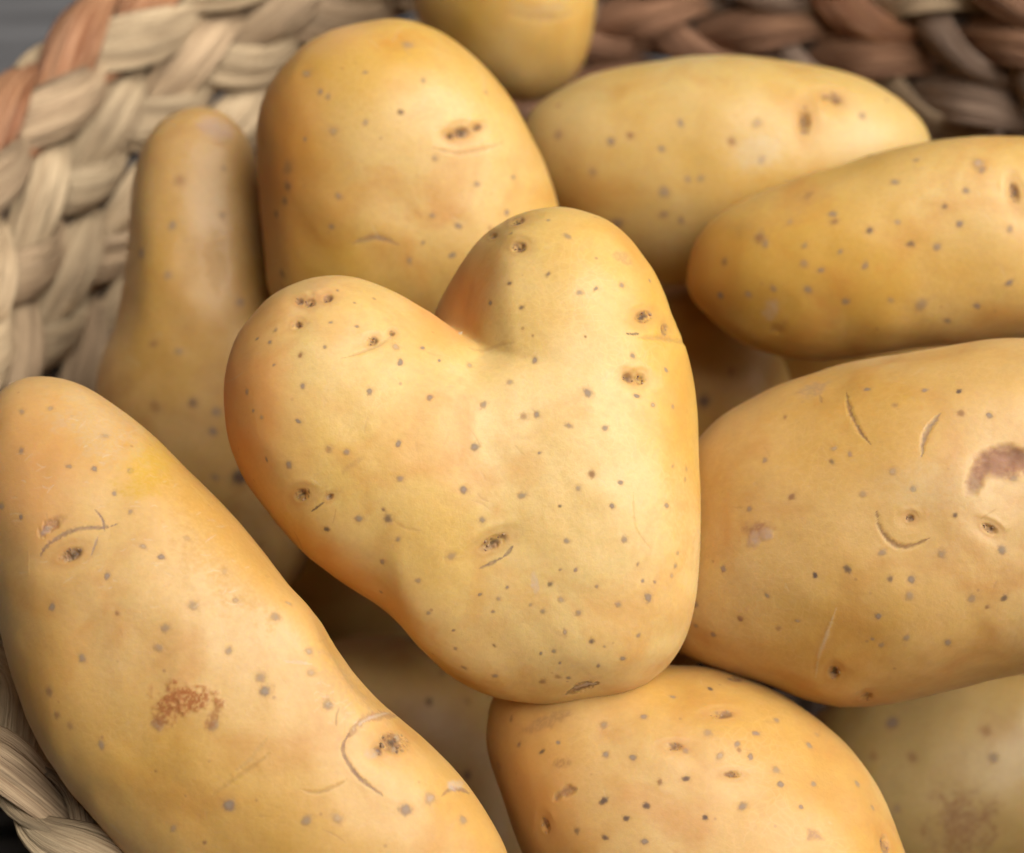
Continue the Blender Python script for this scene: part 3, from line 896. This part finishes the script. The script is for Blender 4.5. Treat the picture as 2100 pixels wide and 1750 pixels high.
# --- slim bottle-shaped one at the left
marks = S((397,828,12,'d'),(443,846,11),(438,887,10),(490,980,16,'d'),(320,830,14,'b'),(370,370,12,'b'),(355,463,9),(455,440,8),(290,520,12),(345,565,8),(490,620,9),(315,705,10,'b'),(367,722,9),(440,980,8),(460,345,6))
marks += [('p', 440, 262, 42, 26, -25, (0.58, 0.42, 0.34), 0.6, 0.4, 3), ('p', 440, 540, 28, 70, 0, (0.48, 0.26, 0.08), 0.35, 0.6, 2), ('p', 250, 790, 40, 30, 20, (0.40, 0.20, 0.06), 0.5, 0.6, 0)]
grow(Potato([(264, 470), (270, 380), (295, 295), (340, 240), (400, 222), (460, 235), (510, 290), (540, 380), (565, 500), (600, 640), (640, 800), (665, 960), (655, 1090), (615, 1180), (550, 1220), (460, 1190), (370, 1110), (280, 1010), (215, 900), (195, 820), (205, 745), (235, 660), (257, 570)],
            (420, 740), 0.432, 190, 0.0, 0.10), 'potato', 'slim dull potato with narrow upper end, standing against the basket wall at left', skin('dull', 3), marks, 23, n=60, random_spots=24, fine=1.6)

# --- long one in the left foreground
marks = S((110,1247,9),(168,1351,9),(325,1328,10),(338,1287,10),(397,1244,10),(469,1335,8),(221,1183,8),(332,1144,8),(295,1123,7,'p'),(383,1105,7,'p'),(461,1172,8,'p'),(483,1231,8,'p'),(566,1265,9),(267,1049,7),(234,1011,6),(267,964,8),
          (193,962,7),(215,894,9),(45,845,8),(104,838,7),(44,924,8),(142,957,7),(5,1040,9),(45,1062,6),(241,1259,5,'b'),(534,1388,10),(544,1417,11),(674,1447,11),(322,1486,16),(437,1489,13),(470,1651,13),(629,1683,12),(693,1679,11,'p'),
          (832,1660,13),(881,1638,13,'p'),(950,1682,10),(356,1700,10),(206,1528,10),(105,1420,10,'b'),(120,1465,8,'b'),(145,1490,8,'b'),(635,1335,8,'p'),(640,1380,9,'p'),(590,1240,7,'p'),(420,1730,5,'b'),(315,1585,3,'b'),(380,1633,3,'b'))
marks += [('e', 145, 1138, 24, 13, 20), ('g', [(80, 1148), (100, 1118), (135, 1095), (175, 1083), (215, 1082), (245, 1073)], 6, 5, (0.36, 0.22, 0.16), 0.7), ('p', 105, 1080, 32, 14, 40, (0.40, 0.19, 0.10), 0.75, 0.7, 3), ('p', 95, 1090, 14, 8, 40, (0.5, 0.35, 0.26), 0.8, 0.5, -1),
          ('g', [(195, 1045), (210, 1065), (215, 1090)], 3.5, 2, (0.30, 0.19, 0.13), 0.8), ('g', [(202, 1098), (194, 1120), (185, 1142)], 3.5, 2, (0.45, 0.30, 0.2), 0.8),
          ('p', 385, 1430, 62, 32, -10, (0.44, 0.155, 0.035), 1.0, 1.2, -1.2), ('p', 345, 1450, 28, 40, -25, (0.42, 0.15, 0.035), 0.95, 1.2, -1.2), ('p', 325, 1475, 18, 20, 0, (0.42, 0.18, 0.05), 0.8, 1.0, 0), ('p', 437, 1468, 16, 30, -25, (0.42, 0.18, 0.05), 0.8, 1.2, 0),
          ('e', 812, 1525, 30, 22, -10), ('e', 778, 1541, 8, 10, 30, 0.8), ('p', 765, 1547, 20, 12, 0, (0.5, 0.42, 0.34), 0.5, 0.8, 0),
          ('g', [(716, 1505), (703, 1535), (712, 1562), (740, 1598), (785, 1632)], 6, 5, (0.34, 0.20, 0.13), 0.8), ('g', [(714, 1512), (740, 1482), (780, 1468), (822, 1470)], 12, 5, (0.46, 0.25, 0.12), 0.7), ('g', [(722, 1498), (755, 1475), (800, 1462)], 4, -3, (0.68, 0.52, 0.36), 0.7),
          ('g', [(425, 1640), (470, 1606), (525, 1568), (560, 1540)], 8, 6, (0.62, 0.36, 0.09), 0.5), ('g', [(470, 1590), (510, 1560), (550, 1510)], 5, 3, (0.66, 0.44, 0.16), 0.4), ('g', [(615, 1618), (650, 1626), (690, 1612), (715, 1595)], 5, 4, (0.58, 0.34, 0.11), 0.5),
          ('g', [(583, 1356), (612, 1358), (645, 1362)], 4, 2, (0.70, 0.55, 0.36), 0.7), ('g', [(905, 1634), (930, 1618), (962, 1626)], 7, 6, (0.36, 0.2, 0.12), 0.7), ('p', 932, 1612, 18, 12, 20, (0.66, 0.52, 0.38), 0.7, 0.8, 0),
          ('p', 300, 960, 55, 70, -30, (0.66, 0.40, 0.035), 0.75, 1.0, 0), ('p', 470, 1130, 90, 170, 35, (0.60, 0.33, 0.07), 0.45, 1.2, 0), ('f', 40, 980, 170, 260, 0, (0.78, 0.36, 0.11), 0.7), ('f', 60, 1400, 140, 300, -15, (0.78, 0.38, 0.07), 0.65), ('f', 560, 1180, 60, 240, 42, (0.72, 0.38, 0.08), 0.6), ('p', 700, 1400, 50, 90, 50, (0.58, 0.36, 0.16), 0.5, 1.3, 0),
          ('p', 200, 880, 120, 60, -30, (0.66, 0.49, 0.29), 0.4, 1.2, 0), ('g', [(660, 1700), (690, 1715), (710, 1730)], 2, 1, (0.5, 0.28, 0.12), 0.5), ('g', [(697, 1450), (690, 1470), (690, 1490)], 3, 2, (0.38, 0.24, 0.12), 0.6)]
rsx = np.random.RandomState(5)
for i in range(120):        # dry scuffed skin on the upper half
    x, y = rsx.uniform(20, 520), rsx.uniform(850, 1250)
    if i > 80: x, y = rsx.uniform(640, 830), rsx.uniform(1380, 1500)
    a, l = rsx.uniform(-0.9, 0.5), rsx.uniform(8, 26)
    if x - 0.72 * (y - 790) > 235: continue
    marks.append(('g', [(x, y), (x + l * 0.5 * math.cos(a), y + l * 0.5 * math.sin(a) + rsx.uniform(-3, 3)), (x + l * math.cos(a), y + l * math.sin(a))], 2.2, 0.8, (0.74, 0.58, 0.38), rsx.uniform(0.15, 0.45)))
grow(Potato([(-40, 860), (-10, 805), (40, 778), (100, 773), (165, 787), (230, 828), (320, 900), (400, 980), (500, 1090), (580, 1180), (645, 1250), (690, 1330), (760, 1420), (850, 1500), (940, 1590), (1005, 1680), (1045, 1760), (1050, 1850), (1000, 1930), (900, 1975), (760, 1970), (600, 1930), (440, 1870), (310, 1800), (210, 1700), (110, 1570), (45, 1440), (0, 1290), (-35, 1130), (-55, 980)],
            (480, 1390), 0.352, 265, 0.05, -0.12), 'potato', 'long scuffed potato in the left foreground with rust-coloured stain', skin('tan', 4), marks, 24, n=100, random_spots=20, fine=1.1)

# --- top one, cut by the upper edge
marks = [('g', [(1040, 22), (1085, 36), (1135, 35), (1185, 20)], 10, 7, (0.60, 0.37, 0.15), 0.5), ('g', [(1050, 10), (1100, 22), (1170, 10)], 8, 4, (0.72, 0.52, 0.26), 0.5)]
grow(Potato([(850, 20), (880, 80), (930, 140), (990, 185), (1060, 208), (1120, 200), (1175, 165), (1208, 100), (1217, 20), (1212, -80), (1190, -170), (1130, -240), (1040, -265), (950, -230), (880, -150), (850, -60)],
            (1035, -30), 0.462, 170, 0.0, 0.15), 'potato', 'golden potato at the very back, cut off by the upper edge of the picture', skin('gold', 5), marks, 25, n=44, random_spots=16, fine=2.0)

# --- upper right, its far end against the wall
marks = S((1356,306,8),(1361,394,11),(1361,438,9),(1395,452,9),(1254,291,8),(1293,279,8,'b'),(1395,253,8),(1217,352,8),(1144,276,9),(1267,457,12),(1563,326,9),(1437,368,7),(1410,370,7),(1550,255,10,'p'),(1500,290,10,'b'),(1768,238,8))
marks += [('e', 1652, 248, 13, 28, 0), ('e', 1712, 200, 22, 11, -20, 0.2), ('p', 1560, 310, 70, 40, 20, (0.74, 0.63, 0.42), 0.4, 0.8, 0)]
grow(Potato([(1078, 240), (1120, 195), (1200, 155), (1300, 130), (1400, 120), (1500, 118), (1600, 122), (1700, 138), (1790, 170), (1860, 215), (1905, 262), (1915, 320), (1890, 390), (1820, 470), (1700, 545), (1560, 585), (1420, 590), (1290, 560), (1180, 490), (1110, 400), (1075, 310)],
            (1480, 345), 0.432, 215, -0.05, 0.05), 'potato', 'pale greenish-ended potato lying at the back right under the basket wall', skin('green', 6), marks, 26, n=60, random_spots=14, fine=1.6)

# --- right, upper
marks = S((1783,472,8,'d'),(1868,499,8,'d'),(1922,507,8),(1938,423,7,'d'),(1707,439,9),(1712,455,9,'b'),(1655,400,13,'b'),(1560,486,12,'b'),(1570,500,9),(1487,536,9,'b'),(1650,504,7),(1650,541,8),(1685,554,8),(1723,516,7),(1773,544,8),(1656,594,8),(1586,593,8),
          (1477,606,8),(1891,627,13),(2003,627,8),(1943,656,8),(1733,620,7),(1825,617,7),(2069,580,8),(1969,460,7),(1980,392,8),(1836,373,9),(2006,337,15,'p'),(2012,350,9),(1536,605,7,'p'),(1620,455,6,'p'),(2070,470,7),(1840,455,6,'p'),(1880,330,6))
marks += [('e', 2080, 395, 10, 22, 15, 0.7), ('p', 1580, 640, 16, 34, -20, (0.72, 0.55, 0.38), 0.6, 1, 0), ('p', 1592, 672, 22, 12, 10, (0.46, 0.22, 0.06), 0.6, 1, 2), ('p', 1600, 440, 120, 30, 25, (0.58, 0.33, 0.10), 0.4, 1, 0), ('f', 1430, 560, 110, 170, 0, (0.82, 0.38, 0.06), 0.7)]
grow(Potato([(1408, 560), (1420, 500), (1460, 447), (1530, 405), (1620, 368), (1720, 335), (1820, 305), (1920, 285), (2020, 278), (2120, 282), (2220, 305), (2310, 350), (2370, 420), (2385, 510), (2350, 600), (2270, 660), (2150, 690), (2020, 705), (1880, 720), (1740, 735), (1620, 735), (1520, 705), (1450, 650), (1415, 605)],
            (1890, 510), 0.404, 215, -0.04, 0.0), 'potato', 'spotted potato at the right edge, its rounded left end beside the heart', skin('gold', 7), marks, 27, n=66, random_spots=14, fine=1.4)

# --- right, middle, big one
marks = S((1610,855,6,'b'),(1706,946,7,'d'),(1741,930,7),(1621,1019,8,'b'),(1770,1013,7),(1873,1002,7),(1960,1057,6,'d'),(1536,1043,6),(1809,1134,9),(1930,1137,8),(1738,1168,9,'d'),(1671,1181,6,'d'),(1826,1187,6,'d'),(1870,1189,8),(1866,1220,9),(1993,1228,9),
          (2060,1228,9,'d'),(2056,1127,9),(1572,1222,7),(1483,1168,7),(1427,1239,7),(1517,1270,7,'b'),(1595,1290,6,'b'),(1633,1275,6,'p'),(1802,1262,7),(1808,1322,7),(1857,1304,9),(1943,1315,8),(1462,1301,6),(1896,805,7),(1965,808,6,'d'),(1780,801,7),(2028,854,7),(1427,1283,6),
          (1570,945,6),(1710,920,7,'p'),(1830,967,8,'p'),(1835,835,6,'b'),(1970,850,8,'b'),(2080,980,9),(1790,1310,5),(2025,1245,6,'b'))
marks += [('g', [(1736, 803), (1744, 845), (1762, 882), (1786, 912)], 6.5, 7, (0.36, 0.19, 0.08), 0.75), ('g', [(1928, 852), (1905, 880), (1895, 905), (1890, 937)], 7, 7, (0.42, 0.27, 0.18), 0.75), ('g', [(1797, 1048), (1803, 1080), (1825, 1110), (1858, 1122), (1908, 1104)], 6.5, 7, (0.38, 0.19, 0.07), 0.8),
          ('p', 2062, 955, 60, 30, 5, (0.40, 0.20, 0.11), 1.0, 0.35, 3), ('p', 2045, 940, 62, 30, 14, (0.40, 0.20, 0.11), 1.0, 0.35, 5), ('p', 2004, 975, 22, 48, -22, (0.36, 0.17, 0.09), 1.0, 0.35, 5), ('p', 2095, 945, 48, 26, -20, (0.40, 0.20, 0.11), 1.0, 0.35, 5),
          ('p', 1556, 1088, 34, 25, 10, (0.44, 0.22, 0.09), 1.0, 0.6, 0), ('p', 1545, 1108, 16, 20, 0, (0.55, 0.35, 0.21), 0.95, 0.5, -1), ('p', 1570, 1096, 16, 15, 0, (0.57, 0.37, 0.23), 0.9, 0.5, -1),
          ('e', 1708, 1382, 12, 13, 0), ('g', [(1672, 1390), (1680, 1345), (1698, 1295), (1716, 1245)], 5, -3, (0.74, 0.58, 0.36), 0.5), ('e', 1866, 1063, 9, 8, 0, 0.7), ('e', 2030, 1085, 17, 9, -30, 0.2),
          ('p', 1665, 800, 40, 14, 20, (0.42, 0.27, 0.18), 0.5, 1, 0), ('g', [(1680, 810), (1685, 826)], 4, 2, (0.38, 0.2, 0.1), 0.6), ('p', 1930, 1000, 120, 60, 0, (0.74, 0.56, 0.30), 0.3, 1, 0), ('e', 1776, 1432, 14, 8, 20, 0.4)]
grow(Potato([(1345, 1180), (1365, 1050), (1410, 940), (1480, 860), (1570, 805), (1680, 765), (1800, 735), (1930, 712), (2060, 702), (2200, 705), (2340, 740), (2450, 820), (2500, 940), (2490, 1080), (2420, 1210), (2300, 1310), (2150, 1365), (2000, 1400), (1860, 1435), (1740, 1453), (1660, 1440), (1560, 1400), (1460, 1370), (1380, 1325), (1350, 1260)],
            (1880, 1080), 0.373, 320, -0.03, 0.0), 'potato', 'large potato at the right with crescent nail-like cuts and brown gash', skin('tan', 8), marks, 28, n=84, random_spots=12, fine=1.3)

# --- bottom centre
marks = S((1380,1431,7),(1457,1415,7,'d'),(1321,1472,7),(1239,1488,9),(1451,1505,9),(1552,1503,10),(1512,1526,8),(1405,1540,7),(1540,1552,8),(1476,1552,10,'p'),(1593,1577,9),(1407,1597,9,'d'),(1353,1605,7,'b'),(1601,1608,7),(1670,1607,7),(1760,1607,8),(1523,1652,10),
          (1240,1643,10,'d'),(1325,1652,8,'d'),(1286,1678,8,'d'),(1447,1677,6,'d'),(1243,1719,7,'d'),(1322,1727,8),(1185,1704,7,'d'),(1112,1543,7,'d'),(1243,1549,7),(1299,1554,7),(1662,1526,9),(1593,1475,7),(1642,1655,5),(1793,1656,7),(1145,1524,5),(1048,1475,6,'b'),(1064,1527,6,'b'),(1515,1540,5,'b'),(1678,1503,6,'p'))
marks += [('e', 1481, 1466, 24, 9, 5, 0.3), ('e', 1383, 1533, 18, 8, 0, 0.2), ('e', 1502, 1587, 17, 7, 0, 0.2), ('p', 1161, 1626, 28, 11, 28, (0.36, 0.18, 0.09), 0.8, 0.7, 3), ('e', 1122, 1694, 8, 16, 15, 0.7), ('p', 1155, 1566, 18, 10, 0, (0.44, 0.23, 0.08), 0.6, 1, 0),
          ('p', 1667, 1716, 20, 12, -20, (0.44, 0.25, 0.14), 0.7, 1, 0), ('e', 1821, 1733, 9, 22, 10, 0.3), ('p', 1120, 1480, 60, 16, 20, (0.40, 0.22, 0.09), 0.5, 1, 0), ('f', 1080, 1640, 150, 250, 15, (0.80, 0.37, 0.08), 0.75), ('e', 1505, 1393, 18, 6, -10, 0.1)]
grow(Potato([(1002, 1510), (1012, 1430), (1070, 1365), (1170, 1335), (1275, 1343), (1360, 1366), (1450, 1373), (1540, 1394), (1630, 1436), (1710, 1500), (1775, 1580), (1825, 1660), (1862, 1750), (1885, 1850), (1880, 1960), (1830, 2060), (1720, 2120), (1570, 2130), (1410, 2090), (1270, 2010), (1160, 1900), (1085, 1770), (1040, 1650), (1012, 1570)],
            (1440, 1720), 0.368, 285, 0.0, -0.10), 'potato', 'speckled potato in the bottom centre, directly under the tip of the heart', skin('tan', 9), marks, 29, n=84, random_spots=14, fine=1.15)

# --- bottom right, in shade
marks = S((1830,1480,13),(1790,1550,9,'b'),(1870,1555,12,'b'),(2020,1500,13,'b'),(2035,1555,10),(1840,1660,9)) + [('p', 1975, 1690, 75, 70, 0, (0.33, 0.15, 0.06), 0.75, 1.0, 0)]
grow(Potato([(1625, 1560), (1660, 1480), (1750, 1420), (1880, 1385), (2020, 1372), (2140, 1390), (2225, 1460), (2260, 1570), (2250, 1690), (2190, 1800), (2080, 1870), (1950, 1890), (1820, 1860), (1710, 1780), (1640, 1670)],
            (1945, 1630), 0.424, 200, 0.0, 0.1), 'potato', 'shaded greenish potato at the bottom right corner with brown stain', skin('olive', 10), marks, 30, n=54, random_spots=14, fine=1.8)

# --- low ones seen in the gaps
marks = S((880,1440,10,'d'),(905,1380,9,'b'),(960,1440,8,'b'),(960,1590,10,'d'),(1010,1520,8,'b'))
grow(Potato([(560, 1440), (600, 1360), (680, 1315), (780, 1305), (880, 1325), (970, 1380), (1040, 1460), (1090, 1560), (1120, 1680), (1125, 1800), (1080, 1900), (980, 1950), (860, 1930), (740, 1850), (640, 1730), (580, 1590)],
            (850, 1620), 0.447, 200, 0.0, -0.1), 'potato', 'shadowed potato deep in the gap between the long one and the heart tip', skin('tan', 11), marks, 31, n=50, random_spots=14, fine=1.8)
marks = S((1445,825,14,'d'),(1500,760,8,'b'))
grow(Potato([(1240, 760), (1270, 670), (1340, 610), (1430, 590), (1520, 610), (1590, 660), (1628, 740), (1640, 840), (1610, 940), (1530, 1000), (1430, 1010), (1330, 970), (1260, 880)],
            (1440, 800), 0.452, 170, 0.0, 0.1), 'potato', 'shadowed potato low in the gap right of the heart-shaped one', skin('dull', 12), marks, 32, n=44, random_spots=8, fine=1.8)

# --- bottom layer that carries the heap, added also to block light and darken gaps
for i, (cx, cy, dd, rx, ry, lab) in enumerate(((930, 1010, 0.437, 330, 210, 'buried potato added beneath the heart-shaped one to block light, in deep shade'), (1880, 1180, 0.428, 330, 190, 'buried potato beneath the large gashed one, in deep shade'), (640, 1190, 0.495, 300, 170, 'buried potato in the black gap between the long one and the heart'), (1370, 1150, 0.402, 165, 235, 'unseen filler potato added under the right side of the heart to block light'), (1640, 660, 0.458, 340, 170, 'buried potato under the two at the upper right, in black shade'))):
    pts = [(cx + rx * math.cos(a) * (1 + 0.06 * math.sin(2 * a + i)), cy + ry * math.sin(a)) for a in np.linspace(0, 2 * math.pi, 16, endpoint=False)]
    grow(Potato(pts, (cx, cy), dd, min(190, rx * 0.85)), 'potato', lab, skin('tan', 13 + i), [], 33 + i, n=36, random_spots=20, fine=1.8)

print('potato triangles', sum(t for _, t in POTATOES), POTATOES)
